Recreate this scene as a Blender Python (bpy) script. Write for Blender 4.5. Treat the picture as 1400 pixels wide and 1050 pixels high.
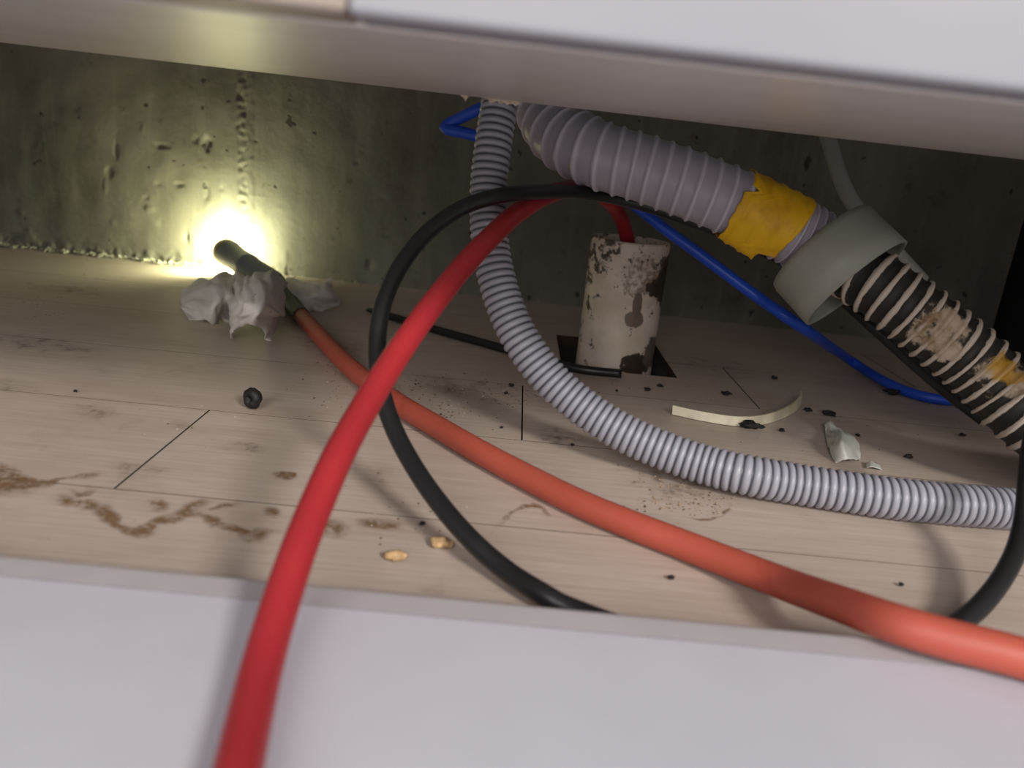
import bpy, bmesh, math, random
from mathutils import Vector, Matrix, noise

S = bpy.context.scene
for o in list(bpy.data.objects):
    bpy.data.objects.remove(o)
COL = S.collection
random.seed(7)

# ------------------------------------------------------------------ camera
FPX, H = 1052.0, 0.165
PITCH, YAW, ROLL = [math.radians(a) for a in (16.95, 0.7, 5.8)]
CF = Vector((math.sin(YAW)*math.cos(PITCH), math.cos(YAW)*math.cos(PITCH), -math.sin(PITCH)))
R0 = Vector((math.cos(YAW), -math.sin(YAW), 0)); U0 = R0.cross(CF)
CR = math.cos(ROLL)*R0 + math.sin(ROLL)*U0
CU = -math.sin(ROLL)*R0 + math.cos(ROLL)*U0
CAM = Vector((0, 0, H))
cd = bpy.data.cameras.new('camera'); cam = bpy.data.objects.new('camera', cd); COL.objects.link(cam)
M = Matrix((CR, CU, -CF)).transposed().to_4x4(); M.translation = CAM
cam.matrix_world = M
cd.sensor_width = 36; cd.lens = FPX/1400*36; cd.clip_start = 0.005
cd.dof.use_dof = True; cd.dof.focus_distance = 0.50; cd.dof.aperture_fstop = 8.0
S.camera = cam

# ------------------------------------------------------------------ light and exposure
W = bpy.data.worlds.new('World'); S.world = W; W.use_nodes = True
bg = W.node_tree.nodes['Background']; bg.inputs[0].default_value = (0.90, 0.92, 1.0, 1); bg.inputs[1].default_value = 0.32
def area(name, loc, target, size, power, color):
    l = bpy.data.lights.new(name, 'AREA'); l.shape = 'DISK'; l.size = size; l.energy = power; l.color = color
    o = bpy.data.objects.new(name, l); COL.objects.link(o); o.location = loc
    o.rotation_euler = (Vector(target)-Vector(loc)).to_track_quat('-Z', 'Y').to_euler()
    return o
area('kitchen_lamp', (1.15, -1.5, 1.27), (0.2, 0.4, 0), 0.50, 47, (1.0, 0.94, 0.90))
area('front_fill', (-0.35, -1.6, 0.92), (0.0, 0.45, 0.05), 1.1, 22, (1.0, 0.95, 0.92))  # added low fill that brightens the floor, not an actual window
S.view_settings.view_transform = 'Standard'; S.view_settings.look = 'None'
S.view_settings.gamma = 1; S.view_settings.use_curve_mapping = False
S.view_settings.exposure = 0.17

# ------------------------------------------------------------------ placing helpers (a sight line met at a depth or a plane)
def ray(u, v): return CF + CR*((u-700)/FPX) - CU*((v-525)/FPX)
def D(u, v, d): return CAM + ray(u, v)*d
def Z(u, v, z=0.0):
    r = ray(u, v); return CAM + r*((z-H)/r.z)
def Y(u, v, y):
    r = ray(u, v); return CAM + r*(y/r.y)

# ------------------------------------------------------------------ materials
def srgb(r, g, b):
    f = lambda c: c/12.92 if c <= 0.04045 else ((c+0.055)/1.055)**2.4
    return (f(r/255), f(g/255), f(b/255), 1)
class NT:
    def __init__(s, m): s.t = m.node_tree; s.n = s.t.nodes; s.l = s.t.links
    def add(s, typ, **k):
        n = s.n.new(typ)
        for a, b in k.items():
            if a.startswith('i_'): n.inputs[a[2:]].default_value = b
            else: setattr(n, a, b)
        return n
    def link(s, a, b): s.l.new(a, b)
    def math(s, op, a, b=None, c=None):
        n = s.add('ShaderNodeMath', operation=op); n.use_clamp = False
        for i, x in enumerate((a, b, c)):
            if x is None: continue
            if isinstance(x, (int, float)): n.inputs[i].default_value = x
            else: s.link(x, n.inputs[i])
        return n.outputs[0]
    def mapr(s, x, a, b, c=0.0, d=1.0):
        n = s.add('ShaderNodeMapRange', interpolation_type='SMOOTHSTEP')
        s.link(x, n.inputs[0])
        for i, q in enumerate((a, b, c, d)): n.inputs[i+1].default_value = q
        return n.outputs[0]
    def mix(s, f, a, b):
        n = s.add('ShaderNodeMix', data_type='RGBA')
        for i, x in ((0, f), (6, a), (7, b)):
            if isinstance(x, (int, float)): n.inputs[i].default_value = x
            elif isinstance(x, tuple): n.inputs[i].default_value = x
            else: s.link(x, n.inputs[i])
        return n.outputs[2]
    def coord(s, scale=(1, 1, 1), kind='Object'):
        t = s.add('ShaderNodeTexCoord'); m = s.add('ShaderNodeMapping'); m.inputs['Scale'].default_value = scale
        s.link(t.outputs[kind], m.inputs[0]); return m.outputs[0]
    def noise(s, vec, scale, detail=4, rough=0.55, dist=0):
        n = s.add('ShaderNodeTexNoise'); s.link(vec, n.inputs['Vector'])
        n.inputs['Scale'].default_value = scale; n.inputs['Detail'].default_value = detail
        n.inputs['Roughness'].default_value = rough; n.inputs['Distortion'].default_value = dist
        return n.outputs[0]
    def bump(s, h, strength, dist, bsdf):
        b = s.add('ShaderNodeBump'); b.inputs['Strength'].default_value = strength; b.inputs['Distance'].default_value = dist
        s.link(h, b.inputs['Height']); s.link(b.outputs[0], bsdf.inputs['Normal'])
    def blob(s, vec, c, r, nz, amt):
        """irregular patch: 1 inside an ellipsoid at c with radii r"""
        a = s.add('ShaderNodeVectorMath', operation='SUBTRACT'); s.link(vec, a.inputs[0]); a.inputs[1].default_value = c
        b = s.add('ShaderNodeVectorMath', operation='MULTIPLY'); s.link(a.outputs[0], b.inputs[0]); b.inputs[1].default_value = (1/r[0], 1/r[1], 1/r[2])
        l = s.add('ShaderNodeVectorMath', operation='LENGTH'); s.link(b.outputs[0], l.inputs[0])
        d = s.math('ADD', l.outputs['Value'], s.math('MULTIPLY', s.math('SUBTRACT', nz, 0.5), amt))
        return s.mapr(d, 1.08, 0.92)
def new_mat(name, col=(0.5, 0.5, 0.5, 1), rough=0.5, spec=0.5, metal=0):
    m = bpy.data.materials.new(name); m.use_nodes = True
    t = NT(m); b = t.n['Principled BSDF']
    b.inputs['Base Color'].default_value = col; b.inputs['Roughness'].default_value = rough
    b.inputs['Specular IOR Level'].default_value = spec; b.inputs['Metallic'].default_value = metal
    return m, t, b
def simple(name, col, rough=0.5, spec=0.5, var=0.12, scale=60, bump=0.0, bscale=300, bdist=0.0004, dark=None, stretch=(1, 1, 1)):
    m, t, b = new_mat(name, col, rough, spec)
    v = t.coord(stretch); n = t.noise(v, scale)
    dk = dark or tuple(c*(1-var*2.2) for c in col[:3])+(1,)
    t.link(t.mix(t.mapr(n, 0.35, 0.7), col, dk), b.inputs['Base Color'])
    if bump: t.bump(t.noise(v, bscale), bump, bdist, b)
    return m

# wood-look planks: pale beige print with fine lengthwise grain and faint grime
def plank_material():
    m, t, b = new_mat('plank_laminate', rough=0.42, spec=0.35)
    v = t.coord((1, 1, 1), 'Object')
    g = t.noise(t.coord((6, 160, 20)), 3.0, 6, 0.65)
    big = t.noise(t.coord((3, 14, 3)), 2.2, 4)
    c = t.mix(t.mapr(g, 0.32, 0.72), srgb(192, 178, 166), srgb(174, 159, 146))
    c = t.mix(t.math('MULTIPLY', t.mapr(big, 0.42, 0.75), 0.4), c, srgb(160, 142, 124))
    grime = t.math('MULTIPLY', t.mapr(t.noise(v, 26, 8, 0.7, 0.4), 0.52, 0.78), t.mapr(t.noise(v, 7, 3), 0.42, 0.62))
    c = t.mix(t.math('MULTIPLY', grime, 0.4), c, srgb(112, 88, 66))
    sp = t.mapr(t.noise(v, 420, 2, 0.5), 0.72, 0.76)
    c = t.mix(t.math('MULTIPLY', sp, t.mapr(t.noise(v, 12, 3), 0.5, 0.65)), c, srgb(86, 66, 50))
    t.link(c, b.inputs['Base Color'])
    t.bump(g, 0.25, 0.0004, b)
    return m
M_PLANK = plank_material()
M_JOINT = simple('dirty_joint', srgb(58, 46, 36), 0.9, 0.1)
M_SUB = simple('subfloor_dark', srgb(30, 27, 24), 0.9)

def concrete_material():
    m, t, b = new_mat('raw_concrete', rough=0.85, spec=0.25)
    v = t.coord()
    n1 = t.noise(v, 5, 6, 0.6); n2 = t.noise(v, 60, 6, 0.65); n3 = t.noise(t.coord((30, 30, 3)), 2, 5)
    c = t.mix(t.mapr(n1, 0.35, 0.7), srgb(122, 118, 108), srgb(96, 92, 82))
    c = t.mix(t.math('MULTIPLY', t.mapr(n3, 0.5, 0.7), 0.35), c, srgb(140, 137, 126))
    c = t.mix(t.math('MULTIPLY', t.mapr(n2, 0.58, 0.72), 0.5), c, srgb(78, 73, 62))
    pits = t.mapr(t.noise(v, 75, 2, 0.4), 0.715, 0.74)
    c = t.mix(t.math('MULTIPLY', pits, 0.8), c, srgb(48, 44, 38))
    t.link(c, b.inputs['Base Color'])
    h = t.math('SUBTRACT', t.noise(v, 140, 6, 0.65), t.math('MULTIPLY', pits, 1.2))
    t.bump(h, 0.5, 0.0012, b)
    return m
M_CONC = concrete_material()
M_MORTAR = simple('mortar_crumb', srgb(168, 164, 148), 0.9, 0.2, 0.15, 200)

M_WHITE = simple('white_melamine', srgb(190, 189, 198), 0.42, 0.4, 0.02, 20)
M_FRONT = simple('grey_white_lacquer', srgb(144, 144, 151), 0.4, 0.4, 0.02, 20)
M_EDGE = simple('edge_band_grey', srgb(176, 171, 173), 0.45, 0.4, 0.03, 30)
M_UNDER = simple('board_underside', srgb(208, 205, 200), 0.28, 0.45, 0.05, 8, 0.06, 40, 0.0006, stretch=(1, 6, 1))
M_BEIGE = simple('beige_panel', srgb(150, 139, 128), 0.45, 0.4, 0.04, 15)
M_CHIP = simple('torn_chipboard', srgb(200, 186, 168), 0.9, 0.2, 0.2, 300)

# ------------------------------------------------------------------ object helpers
def obj(name, bm, mats, parent=None, smooth=False, label=None, cat=None, group=None, kind=None):
    me = bpy.data.meshes.new(name); bm.normal_update(); bm.to_mesh(me); bm.free()
    for m in (mats if isinstance(mats, (list, tuple)) else [mats]): me.materials.append(m)
    if smooth: me.polygons.foreach_set('use_smooth', [True]*len(me.polygons))
    o = bpy.data.objects.new(name, me); COL.objects.link(o)
    if parent: o.parent = parent
    tag(o, label, cat, group, kind); return o
def tag(o, label=None, cat=None, group=None, kind=None):
    for k, v in (('label', label), ('category', cat), ('group', group), ('kind', kind)):
        if v: o[k] = v
def thing(name, loc, label, cat, group=None):
    o = bpy.data.objects.new(name, None); COL.objects.link(o); o.location = loc; o.empty_display_size = 0.02
    tag(o, label, cat, group); return o
def rebase(o):
    """keep a child's world place after its parent Empty got a location"""
    o.matrix_parent_inverse = Matrix.Translation(o.parent.location).inverted(); return o
def center(o):
    """move a mesh object's origin to the middle of its foot"""
    vs = [v.co for v in o.data.vertices]
    lo = Vector([min(c[i] for c in vs) for i in range(3)]); hi = Vector([max(c[i] for c in vs) for i in range(3)])
    p = Vector(((lo.x+hi.x)/2, (lo.y+hi.y)/2, lo.z))
    o.data.transform(Matrix.Translation(-p)); o.location = p; return o
def add_box(bm, x0, x1, y0, y1, z0, z1):
    v = [bm.verts.new(c) for c in ((x0,y0,z0),(x1,y0,z0),(x1,y1,z0),(x0,y1,z0),(x0,y0,z1),(x1,y0,z1),(x1,y1,z1),(x0,y1,z1))]
    for f in ((3,2,1,0),(4,5,6,7),(0,1,5,4),(1,2,6,5),(2,3,7,6),(3,0,4,7)): bm.faces.new([v[i] for i in f])
def box(x0, x1, y0, y1, z0, z1, bev=0.0, seg=2):
    bm = bmesh.new(); add_box(bm, x0, x1, y0, y1, z0, z1)
    if bev: bmesh.ops.bevel(bm, geom=bm.edges[:], offset=bev, segments=seg, affect='EDGES', profile=0.5)
    return bm

def spline(pts, step):
    """Catmull-Rom through pts, resampled at an even step"""
    P = [pts[0]*2-pts[1]] + list(pts) + [pts[-1]*2-pts[-2]]
    fine = []
    for i in range(1, len(P)-2):
        a, b, c, d = P[i-1:i+3]
        for k in range(24):
            t = k/24
            fine.append(0.5*((2*b)+(c-a)*t+(2*a-5*b+4*c-d)*t*t+(3*b-a-3*c+d)*t**3))
    fine.append(P[-2])
    # light smoothing
    for _ in range(6):
        fine = [fine[0]] + [(fine[i-1]+fine[i]*2+fine[i+1])/4 for i in range(1, len(fine)-1)] + [fine[-1]]
    cum = [0]
    for i in range(1, len(fine)): cum.append(cum[-1]+(fine[i]-fine[i-1]).length)
    n = max(2, int(cum[-1]/step)); out = []; j = 0
    for k in range(n+1):
        s = cum[-1]*k/n
        while j < len(cum)-2 and cum[j+1] < s: j += 1
        f = (s-cum[j])/max(1e-9, cum[j+1]-cum[j]); out.append(fine[j].lerp(fine[j+1], f))
    return out, cum[-1]
def frames(path):
    T = []
    for i in range(len(path)):
        T.append((path[min(i+1, len(path)-1)]-path[max(i-1, 0)]).normalized())
    up = Vector((0, 0, 1)) if abs(T[0].z) < 0.9 else Vector((0, 1, 0))
    N = (up - T[0]*up.dot(T[0])).normalized(); out = []
    for t in T:
        N = (N - t*N.dot(t)).normalized(); out.append((t, N, t.cross(N)))
    return out
def sweep(path, rad, sides=20, cap=True, inner=None, attr=None):
    """tube along path; rad(s, theta) gives the radius; inner>0 leaves open ends with wall"""
    bm = bmesh.new(); fr = frames(path); rings = []; s = 0
    lay = bm.verts.layers.float.new(attr[0]) if attr else None
    for i, p in enumerate(path):
        if i: s += (p-path[i-1]).length
        _, n, b = fr[i]; ring = []
        for k in range(sides):
            th = 2*math.pi*k/sides
            r = rad(s, th) if callable(rad) else rad
            v = bm.verts.new(p + (n*math.cos(th)+b*math.sin(th))*r)
            if lay is not None: v[lay] = attr[1](s, th)
            ring.append(v)
        rings.append(ring)
    for a, c in zip(rings, rings[1:]):
        for k in range(sides):
            bm.faces.new((a[k], a[(k+1) % sides], c[(k+1) % sides], c[k]))
    if inner:
        for ring, i, flip in ((rings[0], 0, False), (rings[-1], -1, True)):
            p = path[i]; t = fr[i][0]*(-1 if i == 0 else 1)
            r2 = [bm.verts.new(p+(v.co-p)*inner) for v in ring]; r3 = [bm.verts.new(v.co-t*(ring[0].co-p).length*2.5) for v in r2]
            for A, B in ((ring, r2), (r2, r3)):
                for k in range(sides):
                    q = (A[k], A[(k+1) % sides], B[(k+1) % sides], B[k]); bm.faces.new(q if flip else q[::-1])
            bm.faces.new(r3 if flip else r3[::-1])
    elif cap:
        bm.faces.new(rings[0][::-1]); bm.faces.new(rings[-1])
    return bm
def lathe(profile, sides=40):
    bm = bmesh.new(); rings = []
    for r, z in profile:
        rings.append([bm.verts.new((r*math.cos(2*math.pi*k/sides), r*math.sin(2*math.pi*k/sides), z)) for k in range(sides)])
    for a, c in zip(rings, rings[1:]):
        for k in range(sides): bm.faces.new((a[k], a[(k+1) % sides], c[(k+1) % sides], c[k]))
    return bm
def align(o, a, b):
    """local +Z from a towards b, origin at a"""
    o.matrix_world = Matrix.Translation(a) @ (b-a).to_track_quat('Z', 'Y').to_matrix().to_4x4()

# ================================================================== THE SETTING
# floor: base slab and planks as parts, the drain hole cut through one plank
HX0, HX1, HY0, HY1 = 0.046, 0.141, 0.603, 0.716
bm = bmesh.new()
add_box(bm, -1.5, HX0, -1.8, 1.0, -0.05, -0.0102); add_box(bm, HX1, 1.5, -1.8, 1.0, -0.05, -0.0102)
add_box(bm, HX0, HX1, -1.8, HY0, -0.05, -0.0102); add_box(bm, HX0, HX1, HY1, 1.0, -0.05, -0.0102)
add_box(bm, HX0-.02, HX1+.02, HY0-.02, HY1+.02, -0.16, -0.14)
floor = obj('floor', bm, M_SUB, kind='structure')
def plank(x0, x1, y0, y1, hole=None):
    g = 0.00025; e = 0.0005
    bm = bmesh.new()
    if hole:
        a, b, c, d = hole
        add_box(bm, x0+e, a, y0+g, y1-g, -0.01, 0); add_box(bm, b, x1-e, y0+g, y1-g, -0.01, 0)
        if c > y0+g: add_box(bm, a, b, y0+g, c, -0.01, 0)
        if d < y1-g: add_box(bm, a, b, d, y1-g, -0.01, 0)
    else:
        add_box(bm, x0+e, x1-e, y0+g, y1-g, -0.01, 0)
    bm.normal_update()
    for f in bm.faces: f.material_index = 0 if f.normal.z > 0.5 else 1
    obj('plank', bm, [M_PLANK, M_JOINT], floor)
LY = [-1.8, -1.0, -0.4, 0.05, 0.204, 0.318, 0.4285, 0.5395, 0.651, 0.762, 0.95]
ends = {4: [-1.5, -0.55, 0.37, 1.5], 5: [-1.5, -1.05, -0.1715, 0.72, 1.5], 6: [-1.5, -0.88, 0.0145, 0.93, 1.5],
        7: [-1.5, -0.7, 0.190, 1.1, 1.5], 8: [-1.5, -0.55, 0.36, 1.5], 9: [-1.5, -0.25, 0.65, 1.5]}
for r in range(len(LY)-1):
    e = ends.get(r, [-1.5, 0.2, 1.5])
    for a, b in zip(e, e[1:]):
        y0, y1 = LY[r], LY[r+1]
        hole = None
        if a < HX0 and b > HX1 and y1 > HY0 and y0 < HY1:
            hole = (HX0, HX1, max(y0, HY0), min(y1, HY1))
        plank(a, b, y0, y1, hole)

# water stains and smudges lie in the plank faces: thin films with ragged alpha
def stain_material(name, col, scale, cut, amount):
    m, t, b = new_mat(name, col, 0.6, 0.3)
    a = t.add('ShaderNodeAttribute', attribute_name='cover')
    v = t.coord(); n = t.noise(v, scale, 6, 0.65, 0.3)
    n2 = t.noise(v, scale*3.3, 5, 0.7)
    body = t.mapr(t.math('ADD', t.math('MULTIPLY', n, 0.65), t.math('MULTIPLY', n2, 0.35)), cut-0.06, cut+0.14)
    al = t.math('MULTIPLY', t.mapr(a.outputs['Fac'], 0.0, 0.85), t.math('ADD', t.math('MULTIPLY', body, 0.85), 0.15))
    tr = t.add('ShaderNodeBsdfTransparent'); mx = t.add('ShaderNodeMixShader')
    t.link(t.math('MULTIPLY', al, amount), mx.inputs[0]); t.link(tr.outputs[0], mx.inputs[1]); t.link(b.outputs[0], mx.inputs[2])
    t.link(t.mix(n, col, tuple(c*0.6 for c in col[:3])+(1,)), b.inputs['Base Color'])
    t.link(mx.outputs[0], t.n['Material Output'].inputs['Surface'])
    return m
M_STAIN = stain_material('dried_water_stain', srgb(146, 112, 76), 110, 0.45, 0.8)
M_SMUDGE = stain_material('brown_smudge', srgb(104, 78, 56), 70, 0.53, 0.5)
def ribbon(pts, w, z=0.00025, mat=M_STAIN, name='water_stain'):
    path, L = spline([Z(u, v, z) for u, v in pts], 0.0015)
    bm = bmesh.new(); lay = bm.verts.layers.float.new('cover'); prev = None
    for i, p in enumerate(path):
        t = (path[min(i+1, len(path)-1)]-path[max(0, i-1)]); t.z = 0; t.normalize(); nrm = Vector((-t.y, t.x, 0))
        e = min(1, i/9, (len(path)-1-i)/9)
        wob = noise.noise(p*160)*0.0016
        ww = w*1.35*(0.8+0.7*noise.noise(p*110+Vector((3, 1, 2))))
        row = []
        for k in (-1, -0.5, 0, 0.5, 1):
            v = bm.verts.new(p+nrm*(k*ww+wob)); v[lay] = (1-abs(k))*e; row.append(v)
        if prev:
            for k in range(4): bm.faces.new((prev[k], prev[k+1], row[k+1], row[k]))
        prev = row
    bm.normal_update()
    for f in bm.faces:
        if f.normal.z < 0: f.normal_flip()
    return obj(name, bm, mat, floor)
c5 = lambda L: [(x/2.333, 420+y/2.333) for x, y in L]
ribbon(c5([(-20,490),(60,540),(150,560),(190,548),(270,540),(350,528)]), 0.0045, 0.00025)
ribbon(c5([(-20,585),(80,572),(160,578)]), 0.005, 0.00028)
ribbon(c5([(180,590),(240,630),(270,625),(320,645),(360,680),(400,710),(460,712),(490,690),(560,670),(600,650),(640,620),(650,598)]), 0.0052, 0.00031)
ribbon(c5([(590,655),(660,665),(690,690),(760,712),(800,730),(850,722),(910,715)]), 0.0045, 0.00034)
ribbon(c5([(620,650),(690,640),(740,630),(790,615)]), 0.004, 0.00037)
ribbon(c5([(215,575),(260,600),(290,580),(270,560)]), 0.003, 0.0004)
ribbon(c5([(870,545),(900,530),(940,528),(920,545),(880,548)]), 0.0022, 0.00025)
ribbon([(672,722),(686,715),(703,698),(727,691),(744,697),(752,712)], 0.0022, 0.00025)
ribbon([(1000,690),(985,705),(960,710),(930,706)], 0.0016, 0.00028)
def smudge(u, v, ru, rv, mat=M_SMUDGE, z=0.00022):
    c = Z(u, v, z); a = (Z(u+ru, v+ru*0.1, z)-c); b = (Z(u, v-rv, z)-c)
    bm = bmesh.new(); lay = bm.verts.layers.float.new('cover')
    mid = bm.verts.new(c); mid[lay] = 1; prev = [mid]*20
    for rr in (0.33, 0.66, 1.0):
        ring = []
        for k in range(20):
            th = 2*math.pi*k/20; q = bm.verts.new(c+a*math.cos(th)*rr+b*math.sin(th)*rr); q[lay] = 1-rr; ring.append(q)
        for k in range(20):
            k2 = (k+1) % 20
            if prev[0] is mid: bm.faces.new((mid, ring[k], ring[k2]))
            else: bm.faces.new((prev[k], ring[k], ring[k2], prev[k2]))
        prev = ring
    bm.normal_update()
    for f in bm.faces:
        if f.normal.z < 0: f.normal_flip()
    obj('floor_smudge', bm, mat, floor)
for i, (u, v, ru, rv) in enumerate([(20,528,60,12),(125,562,55,14),(248,580,20,8),(190,640,60,14),(215,690,22,12),(372,700,16,10),(455,722,30,16),
        (520,716,45,10),(660,535,120,30),(930,660,110,34),(520,650,40,20),(450,470,70,26),(60,470,120,20),(0,660,60,22),(100,395,90,12),(330,610,60,12),
        (980,500,110,18),(760,600,60,20),(388,650,22,8)]):
    smudge(u, v, ru, rv, M_STAIN if i in (4, 5, 6, 7, 13, 18) else M_SMUDGE, 0.00012+i*0.000004)

# back wall: raw concrete with a rough vertical seam, pits and a scabby foot
WALLA = 0.872
def wall_y(x): return WALLA - 0.045*x
def on_wall(u, v):
    p = Y(u, v, 0.88)
    for _ in range(4): p = Y(u, v, wall_y(p.x))
    return p
PITS = [(283,195,8,11,.007),(268,190,5,7,.003),(150,235,7,9,.004),(158,205,4,14,.003),(145,255,3,12,-.002),(245,252,9,4,.003),(283,262,4,16,.004),
        (283,284,4,9,-.002),(215,252,5,3,.002),(205,285,9,5,-.003),(200,270,5,3,.003),(255,325,4,9,.006),(265,335,6,6,-.003),(222,200,14,5,.003),(225,203,8,4,-.002),
        (170,271,6,2,.002),(155,305,6,5,-.002),(185,304,26,2,.0015),(220,306,5,4,.002),(195,175,2,8,-.002),(303,258,3,3,.003),(238,348,8,7,.004),(205,345,9,6,-.003),
        (350,268,22,2,-.0015),(380,285,12,2,-.001),(365,332,20,2,-.0012),(390,350,6,8,-.002),(505,362,8,8,.004),(30,290,4,5,-.003),(40,325,12,9,-.004),(12,325,16,10,.005),
        (52,200,3,4,-.002),(120,330,40,4,-.002),(110,350,5,4,-.003),(488,222,4,4,.003),(590,232,4,4,.003),(525,272,5,4,.003),(592,338,12,6,-.002),(540,330,6,6,.003)]
PW = []
for u, v, a, b, dp in PITS:
    p = on_wall(u, v); k = p.y/FPX*0.72; PW.append((p.x, p.z, a*k, b*k, dp))
SEAM = on_wall(333, 250).x
FOOTX = on_wall(300, 350).x
def wall_disp(x, z):
    d = noise.noise(Vector((x*9, z*9, 0)))*0.0015 + noise.noise(Vector((x*45, z*30, 4)))*0.0007
    nz = noise.noise(Vector((x*220, z*220, 9))); nz2 = noise.noise(Vector((x*420, z*420, 5)))
    for px, pz, a, b, dp in PW:
        q = ((x-px)/a)**2+((z-pz)/b)**2
        if q < 6:
            q = q*(1+0.8*nz)+0.5*nz2; d += dp*0.30/(1+math.exp((q-1)*4))
    s = x-SEAM+noise.noise(Vector((0, z*60, 2)))*0.0025
    if -0.006 < s < 0.003: d += 0.0006+0.0014*noise.noise(Vector((x*200, z*170, 7)))
    elif 0.003 <= s < 0.011: d -= 0.0003+0.0010*abs(noise.noise(Vector((x*240, z*150, 3))))
    if z < 0.014 and x < SEAM+0.05: d -= (1-z/0.014)*(0.0008+0.003*max(0, noise.noise(Vector((x*110, z*140, 1)))+0.2)+0.002*nz)
    return d
bm = bmesh.new()
xs = [-1.5, -1.1, -0.8] + [-0.66+i*0.0019 for i in range(int(0.50/0.0019))] + [-0.158+i*0.005 for i in range(44)] + [0.065+i*0.012 for i in range(50)] + [0.8, 1.1, 1.5]
zs = [-0.06, -0.01] + [i*0.0019 for i in range(118)] + [0.25, 0.3, 0.45, 0.7, 1.0]
grid = [[bm.verts.new((x, wall_y(x)+wall_disp(x, z), z)) for x in xs] for z in zs]
for r in range(len(zs)-1):
    for c in range(len(xs)-1): bm.faces.new((grid[r][c], grid[r][c+1], grid[r+1][c+1], grid[r+1][c]))
back = [bm.verts.new((x, wall_y(x)+0.12, z)) for x, z in ((-1.5,-.06),(1.5,-.06),(1.5,1.0),(-1.5,1.0))]
bm.faces.new(back[::-1])
wall = obj('wall_back', bm, M_CONC, smooth=True, kind='structure')

# ================================================================== KITCHEN BASE CABINET over the cavity
TILT = 0.0115
cab = thing('base_cabinet', (0, 0.2, 0.189), 'white kitchen base cabinet whose bottom board hangs over the cavity', 'cabinet')
def cpart(name, bm, mat, label=None, smooth=False):
    o = obj(name, bm, mat, cab, smooth, label=label); rebase(o); return o
def tiltbox(x0, x1, y0, y1, z0, z1, bev=0.0, seg=2):
    bm = box(x0, x1, y0, y1, z0, z1, bev, seg)
    for v in bm.verts: v.co.z -= TILT*v.co.x
    return bm
cpart('bottom_board', tiltbox(-0.85, 0.62, 0.2045, 0.44, 0.189, 0.207, 0.0012), M_UNDER, 'beige-grey bottom board, glossy on its underside')
cpart('front_panel', tiltbox(-0.0425, 0.62, 0.186, 0.204, 0.1893, 0.62, 0.0018, 3), M_FRONT, 'white front panel')
cpart('front_panel', tiltbox(-0.84, -0.0427, 0.186, 0.204, 0.1893, 0.62, 0.0018, 3), M_BEIGE, 'beige front panel left of the white one')
cpart('unseen_side_panel', box(-0.87, -0.851, 0.2045, 0.86, 0.0005, 0.7), M_WHITE)  # unseen cabinet ends, added to stop light entering from the sides
cpart('unseen_side_panel', box(0.621, 0.64, 0.2045, 0.835, 0.0005, 0.7), M_WHITE)
cpart('unseen_worktop', box(-0.9, 0.67, 0.17, 0.83, 0.7005, 0.74, 0.003), M_WHITE)  # unseen lid, added so the space behind the board stays dark
# the torn lip where the hose hole was cut into the back edge
def chip(u0, u1, low, seed):
    rnd = random.Random(seed); bm = bmesh.new(); n = max(5, int((u1-u0)/2.6)); prev = None
    for i in range(n+1):
        u = u0+(u1-u0)*i/n; p = Y(u, 132+(u-640)*0.112, 0.4405)
        zb = 0.189-TILT*p.x
        drop = low*(0.25+0.75*rnd.random())*min(1, i/2, (n-i)/2)
        row = [bm.verts.new((p.x, yy, zz)) for yy, zz in ((0.4402, zb+0.004), (0.4402, zb-drop), (0.4416+0.0006*rnd.random(), zb-drop*0.9), (0.4416, zb+0.004))]
        if prev:
            for k in range(4): bm.faces.new((prev[k], prev[(k+1) % 4], row[(k+1) % 4], row[k]))
        else: bm.faces.new(row[::-1])
        prev = row
    bm.faces.new(prev); return bm
cpart('torn_edge', chip(662, 713, 0.0024, 4), M_CHIP, 'ragged cream chipboard edge above the grey hose')
cpart('torn_edge', chip(628, 642, 0.0032, 9), M_CHIP, 'small torn splinter on the board edge')

# ================================================================== WHITE PANEL in front
pan = thing('plinth_panel', (0, 0.1, 0), 'white panel with grey edge strip lying along the front of the floor', 'panel')
PT = 0.020
YB = Z(700, 819, PT).y; YL = Z(700, 852, PT).y
bm = box(-0.84, 0.615, -0.30, YL-0.0004, 0.0004, PT, 0.0003, 1)
o = obj('panel_board', bm, M_WHITE, pan); rebase(o)
o = obj('joint', box(-0.84, 0.615, YL-0.0004, YL+0.0003, 0.0004, PT-0.0004), simple('joint_line', srgb(96, 88, 96), 0.8), pan, label='thin dark joint before the edge strip'); rebase(o)
bm = box(-0.84, 0.615, YL+0.0003, YB, 0.0004, PT-0.0002)
bmesh.ops.bevel(bm, geom=[e for e in bm.edges if all(abs(v.co.y-YB) < 1e-6 and v.co.z > 0.01 for v in e.verts)], offset=0.004, segments=5, affect='EDGES', profile=0.5)
o = obj('edge_strip', bm, M_EDGE, pan, label='pale grey edge strip along the back of the panel'); rebase(o)

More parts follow.
